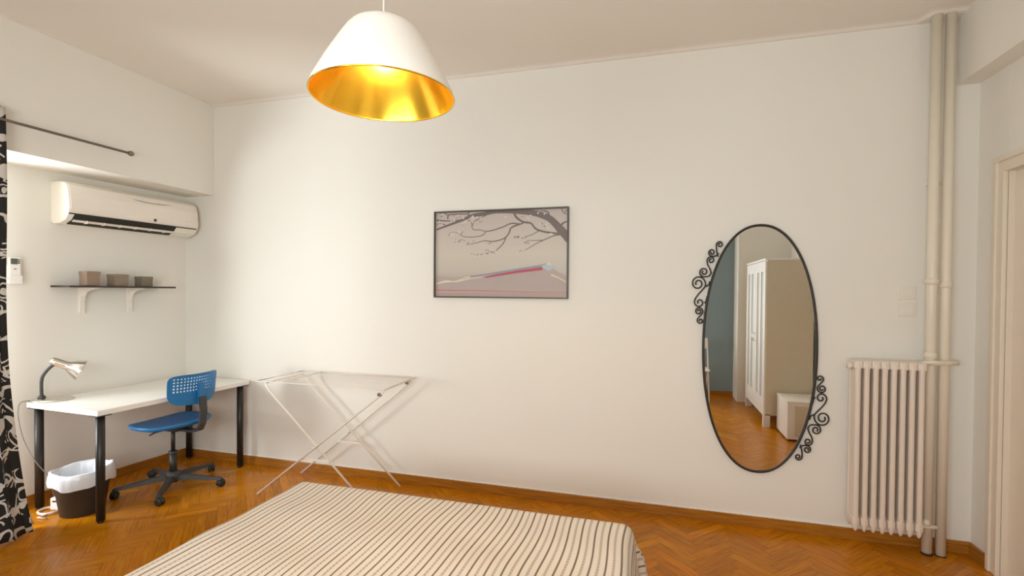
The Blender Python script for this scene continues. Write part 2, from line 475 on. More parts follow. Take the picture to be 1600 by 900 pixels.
MB().prism(fp, 'y', .012, Lc - .012).build('front_panel', M['ac'], t)
vs = MB(); vs.prism([(.110, -.0155), (.168, .0085), (.2085, .052), (.200, .055), (.160, .014), (.108, -.010)], 'y', .04, Lc - .20)
vs.build('air_outlet', M['dark'], t)
lv = MB()
lv.prism([(.160, .004), (.176, .0165), (.179, .0135), (.163, .000)], 'y', .045, Lc - .205)
for k in range(6): lv.b2((.14, .13 + k * .115, -.004), (.184, .134 + k * .115, .018))
lv.build('louvre', M['ac'], t)
MB().b2((.2085, .0, .050), (.2115, Lc - .02, .0585)).build('panel_gap', M['dark'], t)
MB().lathe([(0, 0), (.011, 0), (.011, .004), (0, .004)], c=(.2165, .60, .085), n=16, M=Matrix.Rotation(PI / 2, 3, 'Y')).build('sensor', M['grey'], t)
sl = MB().tube([(.2035, .43 + k * .035, .232 - .010 * math.sin(PI * k / 9)) for k in range(10)], [.0005, .0014, .002, .002, .002, .002, .002, .002, .0014, .0005], 6)
sl.build('trim_line', M['grey'], t)
lg = MB()
for k, wl in enumerate((.008, .006, .008, .005, .008)): lg.b2((.2175, .87 + k * .0105, .108), (.2188, .87 + k * .0105 + wl, .1115))
lg.build('logo', M['rodm'], t)

# ------------------------------------------------------------------ remote control in wall holder
t = atwall('remote_control', 'white air conditioner remote with small screen in holder beside curtain', 'remote control', 2.300, 1.605)
MB().box((.022, .036, .075), (.020, .064, .145), bev=.006).build('body', M['white'], t)
MB().b2((.0315, .012, .098), (.0335, .048, .138)).build('screen', M['lcd'], t)
for k in range(3): MB().b2((.0315, .050, .103 + k * .012), (.0345, .060, .110 + k * .012)).build('button', M['grey'], t)
MB().b2((.0315, .028, .062), (.034, .042, .069)).build('button', M['cableg'], t)
t = atwall('remote_holder', 'white plastic wall holder carrying the remote control', 'holder', 2.300, 1.57)
h = MB(); h.b2((0, -.001, 0), (.010, .073, .13), bev=.003); h.b2((.0, -.001, 0), (.040, .073, .03), bev=.003); h.b2((.034, -.001, .028), (.040, .073, .055), bev=.002)
h.build('cradle', M['white'], t)

# ------------------------------------------------------------------ wall shelf with boxes
t = atwall('wall_shelf', 'thin black brown wall shelf on two white brackets above the desk', 'shelf', 2.545, 1.548)
MB().b2((.004, 0, 0), (.225, .775, .014), bev=.002).build('board', M['shelfb'], t)
for yy in (.193, .535):
    pr = [(0, 0), (.19, 0), (.19, -.008), (.10, -.018), (.055, -.035), (.030, -.065), (.022, -.10), (.022, -.185), (.012, -.20), (0, -.20)]
    MB().prism(pr, 'y', yy - .016, yy + .016).build('bracket', M['whitem'], t)
for (nm, lab, y, d, hh, m_) in (
    ('decorative_box', 'tall brown box with paler left side, leftmost on the wall shelf', 2.672, .090, .105, 'box1'),
    ('decorative_box', 'taupe brown box in the middle of the wall shelf', 2.858, .098, .090, 'box2'),
    ('decorative_box', 'lowest dark taupe box at the right of the wall shelf', 3.062, .088, .078, 'box3')):
    loc, r = wallframe(y, 1.5625)
    t = thing(nm, lab, 'box', loc, r, None)
    MB().b2((.10, 0, 0), (.10 + d, d, hh), bev=.003).build('box_body', M[m_], t)
    MB().b2((.0985, -.0015, hh * .74), (.1015 + d, d + .0015, hh + .002), bev=.002).build('lid', M[m_], t)

# ------------------------------------------------------------------ desk
DA = (-3.452, 2.335); DH = .745
DR = -.045
t = thing('desk', 'white desktop on black round legs along the left wall', 'desk', (DA[0], DA[1], 0), DR)
LY_, LX_ = 1.200, -.725
MB().b2((LX_, 0, DH - .034), (0, LY_, DH), bev=.002).build('tabletop', M['white'], t)
for (lx, ly) in ((-.032, .035), (-.032, LY_ - .07), (LX_ + .070, .035), (LX_ + .07, LY_ - .05)):
    l = MB().tube([(lx, ly, .015), (lx, ly, DH - .034)], .0255, 20)
    l.lathe([(0, 0), (.018, 0), (.020, .015), (.0, .016)], c=(lx, ly, 0), n=16)
    l.box((lx, ly, DH - .036), (.09, .09, .004)); l.build('leg', M['blackm'], t)

# ------------------------------------------------------------------ desk lamp
t = thing('desk_lamp', 'silver gooseneck desk lamp standing on the white desk', 'lamp', (-4.09, 2.47, DH), .90)
MB().lathe([(0, 0), (.098, 0), (.104, .004), (.104, .009), (.096, .016), (.05, .022), (0, .024)], n=36, sx=1.15, sy=.85).build('base', M['chrome'], t)
MB().lathe([(.0, .022), (.024, .022), (.020, .034), (.013, .042), (0, .042)], c=(-.055, 0, 0), n=20).build('collar', M['grey'], t)
neck = catmull([(-.055, 0, .03), (-.057, 0, .10), (-.052, 0, .165), (-.030, 0, .21), (.0, 0, .245), (.03, 0, .262)], 8)
nr = [.0095 + .0014 * (k % 2) for k in range(len(neck))]
MB().tube(neck, nr, 12).build('gooseneck', M['grey'], t)
ax = Vector((.88, .10, -.47)).normalized()
Rm = Vector((0, 0, 1)).rotation_difference(ax).to_matrix()
hp = [(0, -.005), (.018, -.004), (.026, .006), (.029, .03), (.028, .085), (.032, .105), (.055, .14), (.072, .178), (.075, .184), (.072, .183), (.053, .142), (.028, .108), (0, .10)]
MB().lathe(hp, c=(-.008, 0, .285), n=32, M=Rm).build('lamp_head', M['chrome'], t)
MB().lathe([(0, .10), (.02, .105), (.028, .13), (.024, .15), (0, .158)], c=(-.008, 0, .285), n=20, M=Rm).build('bulb', M['cord'], t)
inv = Matrix.Rotation(-.90, 4, 'Z') @ Matrix.Translation((4.09, -2.47, -DH))
cp = [(-4.16, 2.45, DH + .006), (-4.17, 2.38, DH + .010), (-4.165, 2.325, DH + .004), (-4.14, 2.300, DH - .08), (-4.09, 2.305, .50), (-4.02, 2.33, .36), (-4.00, 2.40, .22), (-4.03, 2.44, .09), (-4.045, 2.50, .012), (-4.0, 2.55, .006)]
MB().tube(catmull([inv @ Vector(p) for p in cp], 6), .0035, 6).build('cable', M['cableg'], t)

# ------------------------------------------------------------------ bin + liner
t = thing('waste_bin', 'charcoal round waste bin under the front of the desk', 'bin', (-3.78, 2.46, 0))
MB().lathe([(0, .006), (.112, .006), (.116, 0), (.122, .004), (.158, .268), (.164, .272), (.164, .28), (.155, .28), (.152, .27), (.116, .012), (0, .012)], n=48).build('bucket', M['binm'], t)
bagp = []
nb = 72
def bag():
    rows = [(.176, .205, 1.3), (.181, .235, 1.0), (.178, .268, .7), (.172, .298, .6), (.160, .302, .7), (.149, .285, .8), (.143, .24, 1.2), (.133, .19, 2.2), (.118, .15, 3), (.06, .125, 3), (0, .12, 0)]
    vs = []; fs = []
    for r, z, a in rows:
        for k in range(nb):
            th = 2 * PI * k / nb
            w_ = .0030 * a * math.sin(th * 9 + z * 30) + .0022 * a * math.sin(th * 23 + r * 60)
            hz = .012 * math.sin(th * 3 + 1) * (1 if z < .25 and r > .15 else .5) + .006 * a * math.sin(th * 7) * .6
            lift = .022 * math.exp(-((th - .9) / .5) ** 2) if z > .27 else 0
            rr = r + w_
            if r > .145: rr = max(rr, r - .002) + .0
            vs.append((rr * math.cos(th), rr * math.sin(th), z + hz + lift))
    for i in range(len(rows) - 1):
        for k in range(nb): fs.append([i * nb + k, i * nb + (k + 1) % nb, (i + 1) * nb + (k + 1) % nb, (i + 1) * nb + k])
    return MB().add(vs, fs, 0, True)
t = thing('bin_liner', 'crumpled white plastic bag lining the waste bin', 'bag', (-3.78, 2.46, .003))
bag().build('bag', M['bag'], t)

# power adapter + coiled cable by the bin
t = thing('power_adapter', 'white power adapter block on the floor behind the bin', 'adapter', (-3.985, 2.435, 0), .3)
MB().box((0, 0, .042), (.062, .05, .084), bev=.006).build('block', M['white'], t)
MB().b2((-.014, -.026, .055), (.014, -.0245, .066)).build('socket_slot', M['grey'], t)
pts = []
for k in range(60):
    a = k / 60 * 2 * PI * 2.1 + .6; r = .070 + .012 * math.sin(k * .21)
    pts.append((-3.968 + r * math.cos(a) * 1.0, 2.375 + r * .75 * math.sin(a), .007 + .020 * (1 - math.cos(k * .12)) / 2 * (k / 60)))
pts += [(-3.93, 2.285, .008), (-3.87, 2.30, .007)]
tag(MB().tube(pts, .0055, 8).build('power_cable', M['cable']), 'pinkish white cable coiled on the floor beside the bin', 'cable')

# ------------------------------------------------------------------ office chair (faces the desk, towards -x)
HX, HY = -3.575, 2.960
t = thing('office_chair', 'small blue swivel chair with perforated back at the desk', 'chair', (HX, HY, 0), PI - .02)
# local +x = forward (towards desk), +y = left of sitter
SH = .505
def seat_mesh():
    n = 40; rows = []
    def outline(th, sc):
        c, s_ = math.cos(th), math.sin(th)
        e = 2.7
        rr = (abs(c) ** e + abs(s_) ** e) ** (-1 / e)
        x = rr * c * .248 * sc; y = rr * s_ * .262 * sc
        if x < 0: y *= 1 - .18 * (-x / .2) ** 2
        return x + .0, y
    vs = []; fs = []
    lay = [(.0, .012), (.35, .012), (.7, .015), (.9, .022), (.98, .024), (1.0, .017), (.985, .004), (.93, -.008), (.6, -.016), (0, -.018)]
    for sc, z in lay:
        for k in range(n):
            x, y = outline(2 * PI * k / n, sc)
            zz = z
            if x > .17: zz -= (x - .17) * .30
            if x < -.12: zz += (-x - .12) * .15
            vs.append((x, y, SH + zz))
    for i in range(len(lay) - 1):
        for k in range(n): fs.append([i * n + k, i * n + (k + 1) % n, (i + 1) * n + (k + 1) % n, (i + 1) * n + k])
    return MB().add(vs, fs, 0, True)
seat_mesh().build('seat', M['bluep'], t)
# backrest: perforated curved shell
def back_mesh():
    W_, H_ = .202, .116      # half sizes
    zc = SH + .285
    nu, nv = 40, 20
    def P(u, v, off=0):
        # u,v in [-1,1]; rounded lower corners
        y = u * W_ * (1 + .02 * v); z = v * H_
        e = 3.4 if v < 0 else 7
        k = (abs(u) ** e + abs(v) ** e)
        if k > 1:
            f = k ** (-1 / e); y *= f; z *= f
        x = -.262 + .07 * (y / W_) ** 2 - .10 * z - .25 * z * z
        n_ = Vector((1, -.6 * y / W_ * .9, 0)).normalized()
        return (x - n_.x * off, y - n_.y * off, zc + z)
    hole = set()
    # perforation: rows of small slots over the upper field
    for j in range(9, 19, 2):
        for i in range(4, 37, 2):
            hole.add((i, j))
    vs = []; fs = []
    for off in (0, .006):
        for j in range(nv + 1):
            for i in range(nu + 1):
                vs.append(P(-1 + 2 * i / nu, -1 + 2 * j / nv, off))
    W = nu + 1; T = W * (nv + 1)
    for j in range(nv):
        for i in range(nu):
            q = [j * W + i, j * W + i + 1, (j + 1) * W + i + 1, (j + 1) * W + i]
            if (i, j) in hole:
                for a, b in zip(q, q[1:] + q[:1]): fs.append([a, b, b + T, a + T])
                continue
            fs.append(q); fs.append([k + T for k in q][::-1])
    edge = [i for i in range(W)] + [j * W + nu for j in range(1, nv + 1)] + [nv * W + i for i in range(nu - 1, -1, -1)] + [j * W for j in range(nv - 1, 0, -1)]
    for a, b in zip(edge, edge[1:] + edge[:1]): fs.append([a, b, b + T, a + T])
    return MB().add(vs, fs, 0, False)
back_mesh().build('backrest', M['bluep'], t)
# raised blue spine on the outer side of the back
sp = MB()
sp.b2((-.292, -.024, SH + .165), (-.268, .024, SH + .330), bev=.006); sp.build('back_socket', M['bluep'], t)
bk = MB()
pth = [(-.298, SH + .22), (-.306, SH + .12), (-.296, SH + .02), (-.268, SH - .030), (-.20, SH - .045), (-.02, SH - .040)]
for (a, b) in zip(pth[:-1], pth[1:]):
    dx, dz = b[0] - a[0], b[1] - a[1]; L_ = math.hypot(dx, dz)
    bk.box(((a[0] + b[0]) / 2, 0, (a[1] + b[1]) / 2), (L_ + .010, .056, .020), 0, Matrix.Rotation(-math.atan2(dz, dx), 3, 'Y'), .004)
bk.build('back_bracket', M['grey'], t)
mc = MB(); mc.b2((-.11, -.07, SH - .052), (.10, .07, SH - .016), bev=.01); mc.tube([(-.02, .06, SH - .035), (-.02, .16, SH - .035), (-.02, .20, SH - .045)], .006, 8)
mc.build('seat_mechanism', M['grey'], t)
gl = MB(); gl.tube([(0, 0, .26), (0, 0, SH - .03)], .0145, 16); gl.tube([(0, 0, .075), (0, 0, .275)], .026, 20); gl.lathe([(.030, .265), (.030, .285), (.018, .288)], n=20)
gl.build('gas_lift', M['black'], t)
hb = MB().lathe([(0, .045), (.035, .045), (.052, .06), (.055, .10), (.046, .122), (.03, .128), (0, .128)], n=28); hb.build('hub', M['grey'], t)
def leg_world_angles():
    # wheel directions in the world frame
    return [math.radians(a) for a in (234, 306, 18, 90, 162)]
for a in leg_world_angles():
    al = a - (PI - .02)
    d = Vector((math.cos(al), math.sin(al), 0)); n_ = Vector((-d.y, d.x, 0))
    lg = MB(); sec = []
    for (r, z, hw, hh) in ((.03, .085, .026, .032), (.15, .082, .023, .026), (.29, .070, .019, .018), (.355, .066, .017, .014), (.368, .064, .011, .009)):
        c = d * r + Vector((0, 0, z))
        sec.append([c + n_ * sx * hw * (.7 if sz > 0 else 1) + Vector((0, 0, sz * hh * .6)) for sx, sz in ((-1, -1), (1, -1), (1, 1), (-1, 1))])
    vs = [v for s_ in sec for v in s_]; fs = []
    for i in range(len(sec) - 1):
        for k in range(4): fs.append([i * 4 + k, i * 4 + (k + 1) % 4, (i + 1) * 4 + (k + 1) % 4, (i + 1) * 4 + k])
    fs += [[3, 2, 1, 0], [len(vs) - 4 + k for k in range(4)]]
    lg.add(vs, fs); lo = lg.build('leg', M['grey'], t)
    cs_ = MB(); cw = d * .350
    sw = Vector((math.cos(al + 1.0), math.sin(al + 1.0), 0)); ax_ = Vector((-sw.y, sw.x, 0))
    Rr = Vector((0, 0, 1)).rotation_difference(ax_).to_matrix()
    for s_ in (-1, 1):
        cs_.lathe([(0, -.010), (.020, -.010), (.0275, -.006), (.0275, .006), (.020, .010), (0, .010)], c=cw + sw * .012 + ax_ * .013 * s_ + Vector((0, 0, .0278)), n=20, M=Rr)
    cs_.tube([cw + Vector((0, 0, .03)), cw + Vector((0, 0, .066))], .007, 8)
    hood = [cw + sw * .012 + Vector((0, 0, .0258)) + (sw * math.cos(q) + Vector((0, 0, 1)) * math.sin(q)) * .029 for q in [PI * k / 8 for k in range(9)]]
    cs_.tube(hood, .008, 8); cs_.build('caster', M['black'], lo)

# ------------------------------------------------------------------ drying rack
t = thing('drying_rack', 'white wire folding clothes drying rack standing by the back wall', 'drying rack', (0, 0, 0))
TZ = .862
yA, yB = 3.03, 3.50
A0 = -2.84; A1 = -1.78; B0 = -2.80; B1 = -1.90
ra = .0075
fa = MB()
fa.tube([(A0, yA, .008), (A1 - .03, yA, TZ - .05), (A1 - .005, yA, TZ - .02), (A1, yA + .015, TZ - .008), (A1 - .03, yB - .03, TZ - .012), (A1 - .035, yB - .015, TZ - .03), (A1 - .055, yB - .015, TZ - .05), (A0 + .02, yB - .015, .008)], ra, 10)
fa.build('leg_frame', M['whitem'], t)
fb = MB()
fb.tube([(B1, yA + .02, .008), (B0 + .05, yA + .02, TZ - .075), (B0 + .02, yA + .02, TZ - .035), (B0 + .01, yA + .03, TZ - .018), (B0 + .01, yB - .035, TZ - .018), (B0 + .02, yB - .03, TZ - .035), (B0 + .05, yB - .03, TZ - .075), (B1 + .01, yB - .03, .008)], ra, 10)
fb.build('leg_frame', M['whitem'], t)
for yy in (yA + .010, yB - .022):
    MB().b2((-2.462, yy - .003, .300), (-2.222, yy + .003, .318), bev=.002).build('cross_brace', M['whitem'], t)
xc = (A0 + B1) / 2
for yy in (yA + .01, yB - .022): MB().lathe([(0, -.014), (.011, -.014), (.011, .014), (0, .014)], c=(-2.352, yy, .397), n=12, M=Matrix.Rotation(PI / 2, 3, 'X')).build('pivot', M['cord'], t)
for xx, yy in ((A1 - .03, yA), (A1 - .06, yB - .015)):
    MB().box((xx, yy, TZ - .04), (.03, .022, .022), bev=.005).build('clamp', M['rodm'], t)
fr = MB()
fr.tube([(B0 - .03, yA - .02, TZ), (A1 + .005, yA - .02, TZ), (A1 + .005, yB + .005, TZ), (B0 - .03, yB + .005, TZ)], .0036, 8, closed=True)
fr.build('top_frame', M['whitem'], t)
for k in range(6):
    yy = yA + .04 + k * .076
    MB().tube([(B0 - .03, yy, TZ), (A1, yy, TZ)], .0017, 6).build('drying_wire', M['whitem'], t)
for xx in (-2.62, ):
    wg = MB(); wg.tube([(xx, yA - .015, TZ + .006), (xx, yB, TZ + .006)], .004, 6); wg.build('cross_bar', M['whitem'], t)

# ------------------------------------------------------------------ bed + striped coverlet
BX0, BX1, BY0, BY1, BH = -1.845, -.070, .30, 2.285, .50
t = thing('bed', 'double bed mattress and base under the striped bedspread', 'bed', ((BX0 + BX1) / 2, (BY0 + BY1) / 2, 0))
hw, hd = (BX1 - BX0) / 2 - .012, (BY1 - BY0) / 2 - .012
MB().box((0, 0, .385), (hw * 2, hd * 2, .20), bev=.04).build('mattress', M['matt'], t)
MB().box((0, 0, .20), (hw * 2 - .02, hd * 2 - .02, .16), bev=.01).build('bed_base', M['bedframe'], t)
for sx in (-1, 1):
    for sy in (-1, 1): MB().tube([(sx * (hw - .1), sy * (hd - .1), 0), (sx * (hw - .1), sy * (hd - .1), .125)], .025, 12).build('leg', M['bedframe'], t)
def stripes():
    m = bpy.data.materials.new('ticking stripe cotton'); m.use_nodes = True; nt = m.node_tree; b = nt.nodes['Principled BSDF']
    b.inputs['Roughness'].default_value = .85; b.inputs['Specular IOR Level'].default_value = .15
    N = nt.nodes.new; Lk = nt.links.new
    uv = N('ShaderNodeUVMap'); sep = N('ShaderNodeSeparateXYZ'); Lk(uv.outputs[0], sep.inputs[0])
    def math_(op, a, b_=None):
        n = N('ShaderNodeMath'); n.operation = op
        for i, q in enumerate((a, b_)):
            if q is None: continue
            if isinstance(q, (int, float)): n.inputs[i].default_value = q
            else: Lk(q, n.inputs[i])
        return n.outputs[0]
    per = 1 / .0590
    ph = math_('FRACT', math_('MULTIPLY', sep.outputs['X'], per))
    def line(c, w, soft):
        d = math_('ABSOLUTE', math_('SUBTRACT', ph, c))
        mr = N('ShaderNodeMapRange'); mr.interpolation_type = 'SMOOTHSTEP'
        Lk(d, mr.inputs['Value']); mr.inputs['From Min'].default_value = w - soft; mr.inputs['From Max'].default_value = w + soft
        mr.inputs['To Min'].default_value = 1; mr.inputs['To Max'].default_value = 0
        return mr.outputs[0]
    dark = line(.25, .065, .03)
    # the paler line is woven as short slanted dashes
    hatch = math_('SINE', math_('ADD', math_('MULTIPLY', sep.outputs['Y'], 330), math_('MULTIPLY', ph, 14)))
    lite = math_('MULTIPLY', line(.75, .085, .05), math_('ADD', .62, math_('MULTIPLY', hatch, .18)))
    c1 = N('ShaderNodeMix'); c1.data_type = 'RGBA'; c1.inputs['A'].default_value = (.78, .72, .64, 1); c1.inputs['B'].default_value = (.33, .275, .225, 1); Lk(lite, c1.inputs['Factor'])
    c2 = N('ShaderNodeMix'); c2.data_type = 'RGBA'; Lk(c1.outputs['Result'], c2.inputs['A']); c2.inputs['B'].default_value = (.20, .155, .12, 1); Lk(dark, c2.inputs['Factor'])
    Lk(c2.outputs['Result'], b.inputs['Base Color'])
    nz = N('ShaderNodeTexNoise'); nz.inputs['Scale'].default_value = 260; Lk(uv.outputs[0], nz.inputs['Vector'])
    bp = N('ShaderNodeBump'); bp.inputs['Strength'].default_value = .25; bp.inputs['Distance'].default_value = .002
    Lk(nz.outputs['Fac'], bp.inputs['Height']); Lk(bp.outputs['Normal'], b.inputs['Normal'])
    return m
M['stripe'] = stripes()
def coverlet():
    ov = .40; nx, ny = 150, 150
    vs = []; uvs = []; fs = []
    r = .05
    def wav(x, y): return (.004 * math.sin(x * 5 + y * 3.1) + .003 * math.sin(x * 11 - y * 7 + 1) + .0025 * math.sin(y * 17 + x * 4)) * min(1, max(.15, (BY1 - y) * 3))
    for j in range(ny + 1):
        for i in range(nx + 1):
            s = BX0 - ov + (BX1 - BX0 + 2 * ov) * i / nx
            q = BY0 + (BY1 - BY0 + ov) * j / ny
            ix0, ix1, iy1 = BX0 + r, BX1 - r, BY1 - r
            dx = s - ix1 if s > ix1 else (s - ix0 if s < ix0 else 0)
            dy = q - iy1 if q > iy1 else 0
            d = math.hypot(dx, dy)
            bx = min(max(s, ix0), ix1); by = min(q, iy1)
            if d > 0:
                ux, uy = dx / d, dy / d
                arc = r * PI / 2
                if d < arc:
                    a = d / r; h_ = r * math.sin(a); z = BH - r * (1 - math.cos(a))
                else:
                    dd = d - arc
                    th = math.atan2(uy, abs(ux))
                    fold = .0 
                    cornerness = math.sin(2 * th) if dy > 0 and dx != 0 else 0
                    h_ = r + dd * .20 + cornerness * .03 * min(1, dd / .12) * (1 + .7 * math.sin(th * 10)) + .006 * math.sin((q if dy == 0 else s) * 16) * min(1, dd / .1)
                    z = BH - r - dd * .985
                x = bx + ux * h_; y = by + uy * h_
                z = max(z, .03)
            else: x, y, z = bx, by, BH
            z += wav(x, y) * (1 if d < r else max(0, 1 - (d - r) * 8)) + .004
            # gentle wander of the weave
            su = s + .010 * math.sin(q * 4.2 + s * 1.7) * math.sin(s * 3.1 + .6) + .0045 * math.sin(q * 13 + s * 6)
            vs.append((x, y, z)); uvs.append((su, q))
    W = nx + 1
    for j in range(ny):
        for i in range(nx): fs.append([j * W + i, j * W + i + 1, (j + 1) * W + i + 1, (j + 1) * W + i])
    me = bpy.data.meshes.new('bedspread'); me.from_pydata(vs, [], fs); ul = me.uv_layers.new(name='UVMap')
    for p in me.polygons:
        p.use_smooth = True
        for li in p.loop_indices: ul.data[li].uv = uvs[me.loops[li].vertex_index]
    me.materials.append(M['stripe'])
    o = bpy.data.objects.new('bedspread', me); link(o)
    sm = o.modifiers.new('thickness', 'SOLIDIFY'); sm.thickness = .004; sm.offset = 1
    tag(o, 'cream and brown striped bedspread draped over the bed', 'bedspread')
coverlet()

# ------------------------------------------------------------------ framed picture
PX0, PX1, PZ0, PZ1 = -1.646, -.590, 1.492, 2.160
t = thing('framed_picture', 'thin black framed print of bare branches over misty hills', 'picture', ((PX0 + PX1) / 2, D, PZ0))
PW = PX1 - PX0; PH = PZ1 - PZ0
f = MB()
fw = .011
f.b2((-PW / 2, -.030, 0), (-PW / 2 + fw, -.002, PH)); f.b2((PW / 2 - fw, -.030, 0), (PW / 2, -.002, PH))
f.b2((-PW / 2, -.030, 0), (PW / 2, -.002, fw)); f.b2((-PW / 2, -.030, PH - fw), (PW / 2, -.002, PH)); f.build('frame', M['bronze'], t)
def art_mats():
    m = bpy.data.materials.new('print paper'); m.use_nodes = True; nt = m.node_tree; b = nt.nodes['Principled BSDF']; b.inputs['Roughness'].default_value = .45
    N = nt.nodes.new; tc = N('ShaderNodeTexCoord'); sp_ = N('ShaderNodeSeparateXYZ'); nt.links.new(tc.outputs['Object'], sp_.inputs[0])
    mr = N('ShaderNodeMapRange'); nt.links.new(sp_.outputs['Z'], mr.inputs[0]); mr.inputs['From Min'].default_value = 0; mr.inputs['From Max'].default_value = PH
    cr = N('ShaderNodeValToRGB'); nt.links.new(mr.outputs[0], cr.inputs[0]); e = cr.color_ramp.elements
    e[0].position = 0; e[0].color = (.40, .32, .28, 1); e[1].position = 1; e[1].color = (.47, .41, .385, 1)
    for p_, c_ in ((.10, (.40, .315, .29, 1)), (.20, (.42, .35, .33, 1)), (.30, (.50, .46, .40, 1)), (.5, (.56, .51, .44, 1)), (.75, (.52, .46, .42, 1))):
        q = e.new(p_); q.color = c_
    nt.links.new(cr.outputs[0], b.inputs['Base Color']); return m
AM = [art_mats(), mat('branch grey', (.155, .125, .115), .5), mat('print red', (.42, .06, .10), .5), mat('print rose', (.48, .20, .20), .5),
      mat('print slate', (.28, .27, .31), .5), mat('print pale', (.64, .60, .52), .5), mat('print sky', (.42, .49, .52), .5), mat('print straw', (.62, .56, .36), .5), mat('print blossom', (.60, .55, .50), .5), mat('print mauve', (.415, .345, .325), .5)]
art = MB(); yb_ = -.014
art.b2((-PW / 2 + fw, yb_, fw), (PW / 2 - fw, -.004, PH - fw))
lay = [0]
def A(cx, cy):    # crop coordinates of the close view -> picture plane
    u = (cx - 104) / (1214 - 104); top = 122 + (70 - 122) * u; bot = 828; v = (cy - top) / (bot - top)
    return (-PW / 2 + u * PW, PH - v * PH)
def inside(p): return (min(max(p[0], -PW / 2 + fw), PW / 2 - fw), min(max(p[1], fw), PH - fw))
def strip(pts, ws, mi, k=5):
    lay[0] += 1; y = yb_ - .0003 - lay[0] * .00001
    P = catmull([Vector((*A(*p), 0)) for p in pts], k); n = len(P)
    W_ = [ws[0] + (ws[1] - ws[0]) * i / (n - 1) for i in range(n)]
    vs = []; fs = []
    for i, p in enumerate(P):
        d = (P[min(i + 1, n - 1)] - P[max(i - 1, 0)]); d.normalize(); nn = Vector((-d.y, d.x, 0)) * W_[i] / 2 * (PW / 1110)
        for s_ in (1, -1):
            q = inside((p.x + nn.x * s_, p.y + nn.y * s_)); vs.append((q[0], y, q[1]))
    for i in range(n - 1): fs.append([2 * i, 2 * i + 1, 2 * i + 3, 2 * i + 2])
    art.add(vs, fs, mi)
def polyg(pts, mi):
    lay[0] += 1; y = yb_ - .0003 - lay[0] * .00001
    vs = []
    for p in pts:
        q = inside(A(*p)); vs.append((q[0], y, q[1]))
    art.add(vs, [list(range(len(vs)))], mi)
# hills and bands
polyg([(120, 650), (300, 660), (420, 640), (700, 610), (1000, 560), (1060, 540), (1110, 590), (1200, 640), (1200, 790), (120, 790)], 9)
strip([(120, 712), (210, 690), (300, 695), (400, 672), (520, 650), (700, 610), (1000, 552), (1050, 535)], (8, 8), 5)
polyg([(420, 650), (700, 600), (1000, 548), (1060, 530), (1010, 575), (700, 622), (430, 662)], 4)
polyg([(520, 655), (800, 600), (1010, 568), (1015, 592), (800, 620), (560, 660)], 2)
polyg([(1000, 560), (1060, 530), (1110, 560), (1135, 590), (1090, 580), (1060, 600), (1030, 580)], 6)
polyg([(1040, 540), (1062, 528), (1085, 545), (1062, 552)], 5)
strip([(1080, 630), (1130, 650), (1200, 690)], (14, 8), 7)
strip([(120, 715), (200, 700), (300, 690), (380, 660), (415, 655)], (8, 12), 7)
strip([(120, 768), (500, 768), (900, 776), (1200, 776)], (12, 5), 3)
strip([(120, 795), (600, 792), (1200, 795)], (3, 3), 3)
# branches
strip([(1230, 350), (1150, 260), (1110, 210), (1050, 160), (930, 122), (760, 108), (620, 112), (540, 132), (430, 150), (360, 180), (240, 225), (120, 268)], (62, 14), 1, 8)
strip([(1215, 330), (1180, 290), (1140, 240), (1090, 195)], (70, 44), 1)
strip([(1145, 235), (1170, 205), (1205, 190)], (20, 8), 1)
strip([(1140, 292), (1040, 280), (960, 255), (920, 210), (870, 200), (830, 215), (760, 210), (690, 240), (600, 270), (550, 280), (520, 310), (440, 325), (350, 320), (330, 290)], (16, 4), 1)
strip([(780, 120), (800, 160), (850, 195), (900, 205)], (18, 14), 1)
strip([(830, 215), (760, 245), (740, 290), (700, 335), (610, 360), (540, 355), (470, 372), (400, 388)], (14, 4), 1)
strip([(715, 330), (690, 380), (640, 430), (600, 450), (545, 460)], (9, 4), 1)
strip([(610, 440), (625, 465)], (5, 3), 1); strip([(600, 445), (565, 430), (540, 440)], (5, 3), 1)
strip([(550, 278), (490, 265), (440, 262), (430, 215), (460, 190), (540, 150), (580, 130)], (6, 6), 1)
strip([(440, 225), (400, 190), (360, 205)], (5, 3), 1); strip([(470, 185), (500, 200), (520, 190)], (5, 3), 1)
strip([(1145, 300), (1090, 312), (1020, 345), (960, 375), (880, 425), (840, 440)], (10, 3), 1)
strip([(1020, 345), (940, 350), (890, 352), (875, 380)], (6, 3), 1)
strip([(980, 270), (930, 300), (870, 320), (845, 330)], (7, 3), 1)
strip([(400, 150), (400, 125), (430, 108)], (14, 8), 1); strip([(330, 185), (220, 195), (120, 190)], (6, 14), 1)
strip([(220, 180), (225, 150), (260, 140), (390, 135)], (12, 8), 1); strip([(225, 150), (180, 125), (160, 118)], (8, 6), 1)
strip([(200, 230), (160, 215), (120, 225)], (8, 5), 1)
strip([(350, 320), (300, 290), (250, 290)], (4, 3), 1); strip([(345, 300), (335, 275)], (4, 2), 1)
strip([(400, 385), (370, 355), (330, 350), (300, 370)], (4, 3), 1); strip([(590, 360), (585, 380), (560, 372)], (5, 3), 1)
strip([(1060, 150), (1050, 115), (990, 100)], (16, 6), 1); strip([(1160, 80), (1165, 110), (1200, 135)], (8, 5), 1)
random.seed(3)
